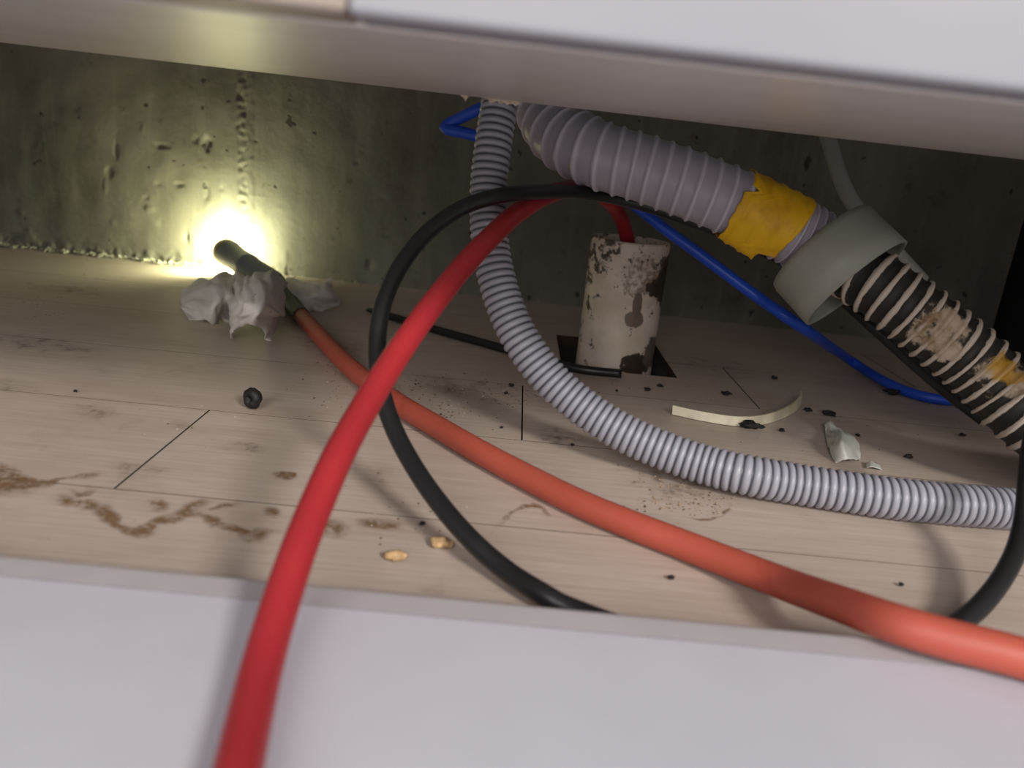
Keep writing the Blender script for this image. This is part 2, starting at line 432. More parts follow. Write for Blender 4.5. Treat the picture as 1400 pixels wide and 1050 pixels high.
# ================================================================== HOSES, CABLES, TUBES
def tube_mat(name, col, rough, spec=0.5, dirt=None, amount=0.5, dscale=40, bump=0.0):
    m, t, b = new_mat(name, col, rough, spec); v = t.coord()
    n = t.noise(v, dscale, 6, 0.65)
    c = t.mix(t.mapr(t.noise(v, 9, 3), 0.35, 0.7), col, tuple(x*0.82 for x in col[:3])+(1,))
    if dirt: c = t.mix(t.math('MULTIPLY', t.mapr(n, 0.55, 0.75), amount), c, dirt)
    t.link(c, b.inputs['Base Color'])
    if bump: t.bump(t.noise(v, 350), bump, 0.0003, b)
    return m
M_RED = tube_mat('red_tube_plastic', srgb(164, 40, 46), 0.45, 0.45, srgb(140, 34, 38), 0.4)
M_ORANGE = tube_mat('weathered_red_tube', srgb(176, 82, 65), 0.52, 0.4, srgb(140, 44, 34), 0.6, 30)
M_BLACK = tube_mat('black_rubber', srgb(26, 26, 28), 0.38, 0.5, srgb(44, 42, 40), 0.4)
M_BLUE = tube_mat('blue_tube_plastic', srgb(28, 80, 205), 0.38, 0.5, srgb(18, 52, 140), 0.4)
M_SLEEVE = tube_mat('dark_grey_rubber', srgb(78, 80, 78), 0.55, 0.35, srgb(104, 102, 94), 0.5)
M_PALE = tube_mat('pale_grey_tube', srgb(168, 168, 162), 0.5, 0.4)

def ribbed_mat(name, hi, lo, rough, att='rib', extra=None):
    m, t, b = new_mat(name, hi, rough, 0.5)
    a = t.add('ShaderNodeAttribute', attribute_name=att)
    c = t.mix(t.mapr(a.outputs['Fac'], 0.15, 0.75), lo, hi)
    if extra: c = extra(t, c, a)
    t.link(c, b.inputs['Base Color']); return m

# 1 grey corrugated drain hose sweeping down and across the floor
RH = 0.0110
hp = [D(700,40,.47), D(690,95,.452), D(683,142,.447), D(674,200,.445), D(668,260,.445), D(669,320,.443), D(677,372,.44), D(692,422,.437), D(716,471,.434),
      D(754,520,.432), D(803,561,.429), D(850,590,.425), D(903,614,.42), D(960,634,.414), D(1020,649,.406), Z(1085,661,RH+.0006), Z(1150,671,RH+.0006),
      Z(1220,681,RH+.0006), Z(1300,689,RH+.0006), Z(1375,695,RH+.0006), Z(1460,700,RH+.0006), Z(1560,704,RH+.0006)]
PITCH1 = 0.0043
path, L = spline(hp, PITCH1/14)
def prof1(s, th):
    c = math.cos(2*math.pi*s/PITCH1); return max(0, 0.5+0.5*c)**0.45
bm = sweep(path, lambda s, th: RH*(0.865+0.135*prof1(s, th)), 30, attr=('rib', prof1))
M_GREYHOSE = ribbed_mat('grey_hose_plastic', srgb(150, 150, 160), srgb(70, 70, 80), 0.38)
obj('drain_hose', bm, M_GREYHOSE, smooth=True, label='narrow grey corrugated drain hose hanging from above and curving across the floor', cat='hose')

# 2 wide grey spiral hose with yellow tape
RB = 0.0208
bp = [D(722,20,.53), D(733,85,.515), D(745,142,.50), D(768,184,.485), D(815,211,.472), D(880,231,.468), D(940,252,.466), D(1000,276,.466), D(1055,302,.468), D(1105,328,.470), D(1150,360,.472)]
PITCH2 = 0.0098
path2, L2 = spline(bp, PITCH2/14)
cum2 = [0]
for i in range(1, len(path2)): cum2.append(cum2[-1]+(path2[i]-path2[i-1]).length)
fr2 = frames(path2)
def near2(u, v):
    best = min(range(len(path2)), key=lambda i: ((path2[i]-CAM).normalized()-ray(u, v).normalized()).length); return cum2[best]
S_T0, S_T1, S_C = near2(1008, 280), near2(1078, 313), near2(1140, 352)
def phase2(s):
    p = s/PITCH2
    if s > S_T1: p += (s-S_T1)/PITCH2*1.0      # tighter ribs just above the collar
    return p
def rib2(s, th):
    x = (phase2(s)-th/(2*math.pi)) % 1.0
    return math.exp(-((x-0.5)/0.13)**2)
bm = sweep(path2, lambda s, th: RB*(0.94 + 0.075*rib2(s, th)), 40, attr=('rib', rib2))
M_SPIRAL = ribbed_mat('grey_spiral_plastic', srgb(186, 183, 196), srgb(160, 156, 169), 0.34)
big = thing('spiral_hose', path2[len(path2)//2], 'wide smooth grey spiral-ribbed hose running below the board', 'hose')
rebase(obj('hose_body', bm, M_SPIRAL, big, True))
# the tape is a sleeve that follows the ribs a little, with torn ends and a loose lower corner
def tape_mat():
    m, t, b = new_mat('yellow_tape', srgb(222, 174, 20), 0.45, 0.4); v = t.coord()
    c = t.mix(t.mapr(t.noise(v, 50, 4), 0.4, 0.7), srgb(226, 178, 22), srgb(196, 146, 14))
    t.link(c, b.inputs['Base Color']); t.bump(t.noise(v, 120, 4, 0.6, 0.6), 0.5, 0.0008, b); return m
M_TAPE = tape_mat()
bm = bmesh.new(); NS, NTH = 40, 64; prev = None
def at2(s):
    s = max(0, min(L2, s)); i = min(range(len(cum2)), key=lambda k: abs(cum2[k]-s)); return path2[i], fr2[i]
i0 = min(range(len(cum2)), key=lambda k: abs(cum2[k]-S_T0)); n0, b0 = fr2[i0][1], fr2[i0][2]
def facing(s, th):
    p, (t, n, b) = at2(s); d = n*math.cos(th)+b*math.sin(th); return d
tocam = (CAM-path2[i0]).normalized(); tocam = (tocam-fr2[i0][0]*tocam.dot(fr2[i0][0])).normalized()
th_cam = math.atan2(tocam.dot(b0), tocam.dot(n0))
upv = Vector((0, 0, 1)); sgn = 1 if facing(S_T0, th_cam+0.5).z > facing(S_T0, th_cam-0.5).z else -1
rnd = random.Random(3)
for k in range(NTH+1):
    a = -math.pi+2*math.pi*k/NTH           # a = 0 faces the camera, +90 degrees is the top
    th = th_cam + sgn*a
    e0 = S_T0 - 0.004 + 0.0015*noise.noise(Vector((a*3, 1, 0)))
    if a > 0.55: e0 += 0.003                 # step at the top left
    if 0.42 < a < 0.62: e0 += 0.005           # torn notch
    if a < -0.5: e0 += 0.001
    e1 = S_T1 + 0.0015*noise.noise(Vector((a*4, 7, 0))) - (0.009 if a < -0.9 else 0) + 0.004*math.sin(a)
    row = []
    for j in range(NS+1):
        s = e0+(e1-e0)*j/NS; p, (t, n, b) = at2(s)
        wr = 0.75*rib2(s-0.001*math.sin(a*2), th)+0.10*abs(noise.noise(Vector((a*6, s*500, 3))))
        r = RB*(0.995+0.06*wr)+0.0005
        if a < -0.75 and a > -1.9:             # loose corner pulled away below the hose
            r += 0.0045*math.exp(-((a+1.3)/0.4)**2)*(0.3+0.7*j/NS if j/NS < 0.75 else 0.9)
        row.append(bm.verts.new(p+(n*math.cos(th)+b*math.sin(th))*r))
    if prev:
        for j in range(NS): bm.faces.new((prev[j], row[j], row[j+1], prev[j+1]))
    prev = row
bmesh.ops.recalc_face_normals(bm, faces=bm.faces[:])
tape = obj('tape', bm, M_TAPE, big, True, label='yellow tape wrapped round the hose'); rebase(tape)
sm = tape.modifiers.new('Thickness', 'SOLIDIFY'); sm.thickness = 0.0004

# 3 grey collar and the grimy hose beyond it
ca, cb = D(1119, 336, .476), D(1170, 389, .466)
ax = (cb-ca); cl = ax.length
RC = 0.0362
bm = lathe([(0.0232, 0.0005), (RC*0.90, 0.0), (RC*0.97, 0.0012), (RC, 0.005), (RC, cl*0.6), (RC*1.005, cl), (RC*0.955, cl), (RC*0.95, cl-0.002), (RC*0.93, 0.004), (0.0232, 0.0035), (0.0232, 0.0005)], 56)
M_COLLAR = simple('grey_pvc', srgb(146, 148, 138), 0.45, 0.4, 0.05, 25)
col_o = obj('pipe_collar', bm, M_COLLAR, smooth=True, label='wide grey-green plastic collar around the hose below the yellow tape', cat='collar')
col_o.data.polygons.foreach_set('use_smooth', [True]*len(col_o.data.polygons)); align(col_o, ca, cb)
RG = 0.0200
gp = [D(1150,352,.474), D(1172,370,.462), D(1195,386,.455), D(1225,409,.45), D(1256,433,.447), D(1292,463,.444), D(1330,494,.441), D(1366,530,.437), D(1400,566,.432), D(1450,606,.428), D(1515,632,.43), D(1600,650,.435)]
PITCH3 = 0.0082
path3, L3 = spline(gp, PITCH3/12)
def rib3(s, th):
    x = (s/PITCH3-th/(2*math.pi)) % 1.0
    return math.exp(-((x-0.5)/0.19)**2)
bm = sweep(path3, lambda s, th: RG*(0.885+0.115*rib3(s, th)), 40, attr=('rib', rib3))
def grime(t, c, a):
    v = t.coord(); n = t.noise(v, 60, 6, 0.7)
    p = D(1290, 455, .424); q = D(1390, 520, .405); r = D(1345, 490, .42)
    m1 = t.blob(v, p, (0.015, 0.018, 0.015), n, 1.8); m2 = t.blob(v, q, (0.024, 0.024, 0.015), n, 1.8)
    clean = t.math('MAXIMUM', m1, m2)
    patch = t.mix(t.mapr(n, 0.4, 0.65), srgb(176, 160, 140), srgb(128, 104, 70))
    c = t.mix(t.math('MULTIPLY', clean, t.mapr(t.noise(v, 75, 4), 0.44, 0.54)), c, patch)
    m3 = t.blob(v, D(1398, 505, .405), (0.016, 0.02, 0.012), n, 1.5)
    c = t.mix(t.math('MULTIPLY', m3, 0.8), c, srgb(176, 132, 30))
    return c
def grimy():
    m, t, b = new_mat('grimy_hose', rough=0.6, spec=0.35)
    a = t.add('ShaderNodeAttribute', attribute_name='rib'); v = t.coord()
    f = t.mapr(t.math('ADD', a.outputs['Fac'], t.math('MULTIPLY', t.math('SUBTRACT', t.noise(v, 95, 5, 0.65), 0.5), 1.2)), 0.40, 0.58)
    blk = t.mix(t.noise(v, 90, 4), srgb(24, 22, 20), srgb(48, 43, 38))
    c = t.mix(f, blk, srgb(186, 174, 160)); c = grime(t, c, a)
    t.link(c, b.inputs['Base Color']); t.bump(t.noise(v, 260, 4), 0.4, 0.0005, b); return m
obj('grimy_hose', bm, grimy(), smooth=True, label='ribbed drain hose black with grime and showing bare white ribs at right edge', cat='hose')

# 4 red tube: out of the drain pipe, over the top and down towards the camera
PCX, PCY = Z(838, 484).x, 0.650
RR = 0.0056
topz = Y(858, 332, PCY-0.033).z
rp = [Vector((PCX+.004, PCY+.004, -0.02)), Vector((PCX+.002, PCY+.0, 0.05)), Vector((PCX-.001, PCY-.006, topz-0.012)), D(855,317,.622), D(848,296,.603), D(832,274,.565), D(808,260,.552), D(775,259,.518),
      D(742,270,.477), D(706,292,.434), D(670,325,.400), D(632,366,.376), D(595,412,.352), D(562,457,.332), D(530,505,.312), D(498,558,.292), D(466,616,.272), D(436,682,.254), D(408,752,.237), D(382,830,.220), D(358,912,.202), D(337,1000,.1825), D(321,1075,.1670), D(303,1170,.151)]
path, L = spline(rp, 0.003)
obj('red_tube', sweep(path, RR, 24), M_RED, smooth=True, label='bright red tube arching out of the white drain pipe towards the camera', cat='tube')

# 5 orange-red tube along the floor with a dark sleeve at its far end
RO = 0.0066
op = [Z(380,393,.012), Z(395,410,.009), Z(405,424,RO+.0004), Z(425,446,RO+.0004), Z(455,479,RO+.0004), Z(490,512,RO+.0004), Z(540,549,RO+.0004), Z(600,585,RO+.0004), Z(660,620,RO+.0004), Z(728,656,RO+.0004), Z(795,689,RO+.0004),
      Z(862,717,RO+.0004), Z(930,743,RO+.0005), Z(1000,770,.0085), Z(1075,799,.012), Z(1150,826,.022), Z(1220,851,.0285), Z(1290,872,.0290), Z(1370,892,.0285), Z(1440,912,.0275), Z(1560,948,.0275)]
path, L = spline(op, 0.003)
ot = thing('orange_tube', op[8], 'faded orange-red tube running across the floor from the tissue to the right', 'tube')
rebase(obj('tube_body', sweep(path[6:], RO, 24), M_ORANGE, ot, True))
ns = next(i for i, p in enumerate(path) if p.x > Z(412, 434, RO).x)
rebase(obj('sleeve', sweep(path[:ns], lambda s, th: RO*1.14, 24, inner=0.9), M_SLEEVE, ot, True, label='dark grey rubber sleeve at the far end'))

# 6 black cable: one big loop
RK = 0.0042
kp = [D(1345,574,.49), D(1298,538,.50), D(1250,497,.505), D(1200,452,.507), D(1150,408,.520), D(1100,374,.521), D(1050,345,.505), D(990,318,.502), D(930,296,.50), D(865,276,.503), D(800,264,.484), D(740,262,.446), D(685,267,.415), D(632,284,.402), D(584,318,.392), D(548,363,.382),
      D(524,415,.374), D(516,468,.367), D(519,520,.359), D(534,575,.350), D(560,628,.340), D(596,682,.327), D(642,736,.313), D(692,780,.302), Z(742,812,.007), Z(782,833,RK+.0004),
      Vector((0.062, 0.2365, RK+.0004)), Vector((0.10, 0.2335, RK+.0004)), Vector((0.145, 0.2345, RK+.0004)), Z(1310,852,RK+.001), Z(1352,815,.010), Z(1384,765,.017), Z(1399,715,.026), Z(1405,660,.04), D(1412,600,.37), D(1440,520,.38), D(1490,440,.40)]
path, L = spline(kp, 0.003)
obj('black_cable', sweep(path, RK, 20), M_BLACK, smooth=True, label='thick black cable in one big loop under the wide grey hose', cat='cable')

# 7 blue tube
RU = 0.0042
up_ = [D(712,112,.565), D(690,133,.560), D(655,149,.55), D(628,162,.56), D(609,172,.565), D(612,177,.563), D(632,181,.56), D(655,185,.557), D(674,174,.556), D(690,140,.558), D(722,95,.565), D(770,118,.58), D(806,185,.585), D(846,258,.58), D(900,306,.575), D(960,350,.57), D(1030,402,.565),
       D(1100,450,.56), Z(1160,491,.012), Z(1210,522,.006), Z(1258,541,RU+.0004), Z(1310,548,RU+.0004), Z(1370,545,RU+.0004), Z(1450,530,RU+.0004)]
path, L = spline(up_, 0.003)
obj('blue_tube', sweep(path, RU, 20), M_BLUE, smooth=True, label='bright blue tube slanting down behind the hoses to the floor', cat='tube')

# 8 loose black tube on the floor in front of the drain pipe, one cut end open
RT = 0.0036
tp = [Z(502,423,RT+.0004), Z(545,436,RT+.0004), Z(600,452,RT+.0004), Z(690,477,RT+.0004), Z(745,493,RT+.0004), Z(795,505,RT+.0004), Z(849,511,RT+.0004)]
path, L = spline(tp, 0.003)
obj('cut_tube', sweep(path, lambda s, th: RT*min(1, 0.55+s/0.03), 18, inner=0.6), M_BLACK, smooth=True, label='thin black cut tube lying flat on the floor before the drain pipe', cat='tube')

# 9 pale tube behind the collar and the black insulated pipe at the right edge
pp = [D(1118,150,.62), D(1134,195,.60), D(1145,232,.585), D(1160,268,.575), D(1183,300,.57), D(1215,335,.575), D(1260,385,.58)]
path, L = spline(pp, 0.003)
obj('pale_tube', sweep(path, 0.0058, 18), M_PALE, smooth=True, label='dim pale grey tube hanging down behind the collar', cat='tube')
b0_ = Z(1395, 470); b0_ = Vector((Y(1412, 420, 0.70).x, 0.70, 0.0003))
bm = sweep([b0_+Vector((0, 0, z)) for z in (0, .004, .1, .25, .4, .6)], lambda s, th: 0.026*(1+0.03*noise.noise(Vector((s*40, math.cos(th)*2, math.sin(th)*2)))), 24)
obj('insulated_pipe', bm, simple('black_foam', srgb(14, 14, 14), 0.9, 0.2), smooth=True, label='black foam-wrapped standing pipe at the right edge', cat='pipe')

# ================================================================== DRAIN PIPE
def pvc_material():
    m, t, b = new_mat('dirty_cream_pvc', rough=0.35, spec=0.45); v = t.coord()
    n = t.noise(v, 95, 6, 0.65); n2 = t.noise(v, 38, 5, 0.6); f = t.noise(v, 210, 4, 0.6)
    c = t.mix(t.mapr(n2, 0.35, 0.7), srgb(214, 200, 184), srgb(196, 180, 162))
    dk = t.mix(f, srgb(34, 29, 24), srgb(74, 64, 52))
    # upper band of grime, heaviest on the right
    z = t.add('ShaderNodeSeparateXYZ'); t.link(v, z.inputs[0])
    top = t.mapr(z.outputs[2], topz-0.045, topz-0.012, 0.0, 0.085)
    left = t.mapr(z.outputs[0], -0.008, -0.026, 0.0, 0.09)
    th = t.math('ADD', t.math('ADD', n, top), left)
    c = t.mix(t.math('MULTIPLY', t.mapr(th, 0.62, 0.70), 0.92), c, dk)
    soil = t.blob(v, (0.008, -0.032, topz-0.026), (0.018, 0.03, 0.016), n, 1.8)
    c = t.mix(t.math('MULTIPLY', soil, t.mapr(f, 0.38, 0.62, 0.1, 0.85)), c, srgb(122, 104, 84))
    for cc, rr, am, cl in (((0.026, -0.020, topz-0.034), (0.017, 0.02, 0.009), 1.4, dk), ((0.032, -0.008, topz-0.030), (0.012, 0.03, 0.022), 0.9, dk),
                           ((0.016, -0.03, 0.003), (0.016, 0.03, 0.010), 1.2, dk), ((0.028, -0.02, 0.012), (0.008, 0.03, 0.014), 1.0, srgb(96, 88, 78)),
                           ((0.0068, -0.033, 0.0415), (0.0085, 0.02, 0.0066), 0.8, srgb(112, 100, 86)), ((0.0078, -0.033, 0.054), (0.0040, 0.02, 0.0105), 0.5, srgb(104, 92, 78))):
        k = t.blob(v, cc, rr, f, am); c = t.mix(k, c, cl)
    t.link(c, b.inputs['Base Color'])
    t.link(t.mapr(th, 0.6, 0.7, 0.32, 0.8), b.inputs['Roughness'])
    t.bump(n, 0.15, 0.0006, b); return m
RP = 0.0330
bm = lathe([(RP-.003, -0.12), (RP, -0.12)] + [(RP*(1+0.004*math.sin(k*1.3)), -0.02+(topz+0.018)*k/14) for k in range(15)] + [(RP-0.0006, topz), (RP-.0028, topz), (RP-.003, topz-.002), (RP-.003, -0.12)], 48)
dp = obj('drain_pipe', bm, pvc_material(), smooth=True, label='dirty cream plastic drain pipe stub standing in a square floor hole', cat='pipe')
dp.location = (PCX, PCY, 0)

# ================================================================== TORCH AND TISSUES
tl = on_wall(309, 343); tl = Y(309, 344, tl.y-0.032); tt = Z(372, 386, 0.0175)
tl.z = max(tl.z, 0.018)
ta = thing('torch', tt, 'dark grey torch lying on tissue, its lit end against the concrete wall', 'torch')
dirv = (tl-tt).normalized(); q = dirv.to_track_quat('Z', 'Y'); ta.rotation_euler = q.to_euler()
TLN = (tl-tt).length; RTc = 0.0142
bm = lathe([(0.0001, -0.01), (RTc*0.7, -0.01), (RTc*0.82, -0.006), (RTc*0.86, 0.0), (RTc*0.86, TLN*0.45), (RTc*0.93, TLN*0.47), (RTc*0.93, TLN*0.5), (RTc*0.9, TLN*0.52), (RTc*0.94, TLN-.022), (RTc, TLN-.02), (RTc, TLN-0.014)], 36)
obj('barrel', bm, tube_mat('hazed_torch_plastic', srgb(108, 116, 118), 0.5, 0.4), ta, True)  # barrel grey lightened to carry the haze around the torch
bm = lathe([(RTc, TLN-.0142), (RTc*1.04, TLN-.013), (RTc*1.04, TLN-.001), (RTc*0.98, TLN), (RTc*0.86, TLN), (RTc*0.84, TLN-.003)], 36)
obj('head_ring', bm, simple('glow_tinted_plastic', srgb(120, 112, 80), 0.5), ta, True, label='rim of the lamp head with its yellow glow painted on')  # yellow light of the lens put into the rim colour
m, t, b = new_mat('lit_lens', (1, 1, 0.8, 1)); b.inputs['Emission Color'].default_value = (1, 0.98, 0.62, 1); b.inputs['Emission Strength'].default_value = 60
bm = lathe([(0.0002, TLN-.0022), (RTc*0.5, TLN-.0024), (RTc*0.84, TLN-.003)], 32)
obj('lens', bm, m, ta, True, label='glowing lens')
sp = bpy.data.lights.new('torch_beam', 'POINT'); sp.energy = 1.25; sp.color = (0.95, 1.0, 0.60); sp.shadow_soft_size = 0.007
so = bpy.data.objects.new('torch_beam', sp); COL.objects.link(so); so.parent = ta; so.location = (0, 0, TLN+0.006); so.rotation_euler = (math.pi, 0, 0)

M_TISSUE, t, b = new_mat('tissue_paper', srgb(206, 202, 192), 0.9, 0.15)
t.bump(t.noise(t.coord(), 500, 3), 0.3, 0.0003, b)
t.link(t.mix(t.mapr(t.noise(t.coord(), 170, 4), 0.66, 0.74), srgb(226, 222, 214), srgb(140, 126, 108)), b.inputs['Base Color'])
b.inputs['Subsurface Weight'].default_value = 0.0
def tissue(name, net, seed, label, amp=0.0022, n=64):
    """sheet through a net of points (rows top to hem), crumpled by sharp random folds"""
    rnd = random.Random(seed)
    def cr(a, b, c, d, t): return 0.5*((2*b)+(c-a)*t+(2*a-5*b+4*c-d)*t*t+(3*b-a-3*c+d)*t**3)
    def ev(row, x):
        m_ = len(row)-1; i = min(m_-1, int(x*m_)); t_ = x*m_-i
        g = lambda k: row[max(0, min(m_, k))]
        return cr(g(i-1), g(i), g(i+1), g(i+2), t_)
    folds = [(rnd.uniform(0, math.pi), rnd.uniform(1.2, 5.5), rnd.random(), rnd.uniform(0.4, 1.0)) for _ in range(11)]
    def crumple(x, y):
        s = 0; wx = x+0.12*noise.noise(Vector((x*3, y*3, seed))); wy = y+0.12*noise.noise(Vector((x*3, y*3, seed+5)))
        for an, fq, ph, am in folds:
            q = (wx*math.cos(an)+wy*math.sin(an))*fq+ph; s += am*(abs((q % 1)*2-1)-0.5)*2/fq
        return s
    P = []
    for j in range(n+1):
        y = j/n; rw = []
        for i in range(n+1):
            x = i/n; p = ev([ev(r, x) for r in net], y); rw.append(p)
        P.append(rw)
    bm = bmesh.new(); V = []
    for j in range(n+1):
        rw = []
        for i in range(n+1):
            du = P[j][min(n, i+1)]-P[j][max(0, i-1)]; dv = P[min(n, j+1)][i]-P[max(0, j-1)][i]
            nr = du.cross(dv).normalized() if du.cross(dv).length > 0 else Vector((0, 0, 1))
            c = crumple(i/n, j/n)
            q = P[j][i]+nr*amp*c*1.6 + du.normalized()*amp*0.5*noise.noise(Vector((i/n*6, j/n*6, seed)))
            q.z = max(q.z, 0.0006); rw.append(bm.verts.new(q))
        V.append(rw)
    for j in range(n):
        for i in range(n): bm.faces.new((V[j][i], V[j+1][i], V[j+1][i+1], V[j][i+1]))
    o = obj(name, bm, M_TISSUE, smooth=False, label=label, cat='tissue', group='crumpled tissues around the torch')
    for f in o.data.polygons: f.use_smooth = True
    s = o.modifiers.new('Thickness', 'SOLIDIFY'); s.thickness = 0.0005; center(o); return o
zt = lambda *a: Z(*a)
# middle one: over the torch, its front hem lifted
tissue('tissue', [
    [zt(318,392,.012), zt(328,380,.030), zt(347,373,.037), zt(372,374,.036), zt(390,390,.022)],
    [zt(312,404,.016), zt(324,392,.038), zt(345,388,.044), zt(371,388,.043), zt(390,404,.024)],
    [zt(313,428,.014), zt(322,412,.036), zt(345,408,.044), zt(370,408,.041), zt(388,428,.016)],
    [zt(312,452,.004), zt(320,436,.022), zt(345,432,.034), zt(366,430,.030), zt(385,436,.008)],
    [zt(313,462,.001), zt(322,448,.012), zt(342,444,.022), zt(358,452,.012), zt(370,466,.001)]], 11,
    'largest crumpled white tissue, draped over the torch with an open lifted hem', 0.0026)
tissue('tissue', [
    [zt(268,384,.006), zt(288,378,.014), zt(308,374,.022), zt(322,372,.026), zt(334,376,.026)],
    [zt(252,396,.004), zt(278,386,.018), zt(300,384,.026), zt(320,384,.030), zt(336,390,.026)],
    [zt(246,412,.002), zt(272,400,.016), zt(296,398,.026), zt(314,402,.026), zt(330,410,.016)],
    [zt(250,424,.001), zt(272,420,.010), zt(292,420,.018), zt(310,422,.014), zt(322,428,.006)],
    [zt(258,436,.0008), zt(275,438,.001), zt(292,440,.002), zt(304,440,.001), zt(316,438,.001)]], 23,
    'crumpled tissue spread flat to the left of the torch', 0.0026)
tissue('tissue', [
    [zt(366,384,.012), zt(385,381,.014), zt(410,385,.012), zt(438,382,.016), zt(454,383,.018)],
    [zt(374,392,.014), zt(392,390,.018), zt(416,392,.016), zt(440,390,.020), zt(457,392,.015)],
    [zt(384,404,.012), zt(398,402,.015), zt(420,403,.016), zt(442,402,.016), zt(462,408,.006)],
    [zt(398,418,.004), zt(408,415,.008), zt(424,415,.009), zt(444,414,.007), zt(468,414,.002)],
    [zt(408,425,.0008), zt(416,425,.001), zt(430,424,.001), zt(448,422,.001), zt(466,417,.0008)]], 37,
    'folded tissue lying to the right of the torch by the wall', 0.0018)

# ================================================================== SMALL THINGS ON THE FLOOR
# cream strip standing on its edge
sp_ = [Z(919,567), Z(960,576), Z(1010,583), Z(1050,579), Z(1080,567), Z(1093,556), Z(1094,549)]
path, L = spline(sp_, 0.002); bm = bmesh.new(); prev = None
for i, p in enumerate(path):
    f = i/(len(path)-1); hgt = 0.0058+0.0016*f*f; lean = Vector((0, 0.0022, 0))
    t_ = (path[min(i+1, len(path)-1)]-path[max(0, i-1)]).normalized(); nn = Vector((-t_.y, t_.x, 0))*0.0007
    z0 = Vector((0, 0, 0.0005)); zz = Vector((0, 0, hgt+0.0005))
    row = [bm.verts.new(c) for c in (p+z0-nn, p+zz-nn+lean, p+zz+nn+lean, p+z0+nn)]
    if prev:
        for k in range(4): bm.faces.new((prev[k], prev[(k+1) % 4], row[(k+1) % 4], row[k]))
    else: bm.faces.new(row[::-1])
    prev = row
bm.faces.new(prev)
center(obj('plastic_strip', bm, simple('cream_plastic', srgb(212, 204, 176), 0.45), label='bent cream plastic strip standing on edge on the floor', cat='strip'))

# curled white film
M_FILM = simple('milky_plastic', srgb(206, 208, 198), 0.35, 0.5, 0.05, 80)
def film(net, name, label, mat, amp, seed, n=20):
    rnd = random.Random(seed); bm = bmesh.new(); V = []
    def cr(a, b, c, d, t): return 0.5*((2*b)+(c-a)*t+(2*a-5*b+4*c-d)*t*t+(3*b-a-3*c+d)*t**3)
    def ev(row, x):
        m_ = len(row)-1; i = min(m_-1, int(x*m_)); g = lambda k: row[max(0, min(m_, k))]
        return cr(g(i-1), g(i), g(i+1), g(i+2), x*m_-i)
    for j in range(n+1):
        rw = []
        for i in range(n+1):
            p = ev([ev(r, i/n) for r in net], j/n)
            p = p+Vector((0, 0, amp*abs(noise.noise(Vector((i/n*5, j/n*5, seed)))))); p.z = max(p.z, 0.0006); rw.append(bm.verts.new(p))
        V.append(rw)
    for j in range(n):
        for i in range(n): bm.faces.new((V[j][i], V[j+1][i], V[j+1][i+1], V[j][i+1]))
    o = obj(name, bm, mat, smooth=True, label=label, cat='scrap'); s = o.modifiers.new('Thickness', 'SOLIDIFY'); s.thickness = 0.0005
    return center(o)
film([[Z(1127,582,.003), Z(1132,576,.007), Z(1139,580,.004)], [Z(1128,594,.001), Z(1140,588,.006), Z(1152,592,.002)], [Z(1130,606,.0008), Z(1150,594,.010), Z(1168,598,.003)],
      [Z(1134,620,.0008), Z(1152,608,.011), Z(1175,612,.002)], [Z(1142,633,.0008), Z(1160,628,.005), Z(1176,630,.0008)]], 'plastic_scrap', 'curled milky white plastic scrap behind the grey drain hose', M_FILM, 0.004, 3)
film([[Z(1183,636,.0008), Z(1190,631,.003), Z(1202,635,.0008)], [Z(1184,640,.0008), Z(1193,638,.003), Z(1206,642,.0008)]], 'plastic_scrap', 'tiny white plastic scrap touching the grey drain hose', M_FILM, 0.0008, 5, 8)

def lump(name, u, v, rx, ry, rz, seed, mat, label, cat, group=None, amp=0.5, freq=1.2):
    bm = bmesh.new(); bmesh.ops.create_icosphere(bm, subdivisions=3, radius=1)
    for p in bm.verts:
        n = noise.noise(p.co*freq+Vector((seed*3.1, seed*1.7, 0)))+0.5*noise.noise(p.co*freq*2.7+Vector((seed, 0, 5)))
        p.co = p.co*(1+amp*n); p.co = Vector((p.co.x*rx, p.co.y*ry, p.co.z*rz))
    lo = min(p.co.z for p in bm.verts); c = Z(u, v)
    rot = Matrix.Rotation(seed*0.7 if group else 0, 4, 'Z')
    for p in bm.verts: p.co = rot @ p.co; p.co.z -= lo
    o = obj(name, bm, mat, smooth=True, label=label, cat=cat, group=group); o.location = (c.x, c.y, 0.0003); return o
M_CARD = simple('tan_cardboard', srgb(206, 172, 128), 0.9, 0.2, 0.2, 300, 0.6, 400, 0.001)
M_FLAKE = simple('black_flake', srgb(38, 36, 36), 0.7, 0.3, 0.2, 300)
lump('crumb', 540, 766, .0042, .0028, .0016, 2, M_CARD, 'tan crumb nearest the white panel, left of the black cable', 'crumb', None, 0.6)
lump('crumb', 605, 749, .0042, .0028, .0019, 5, M_CARD, 'tan crumb touching close to the black cable', 'crumb', None, 0.7)
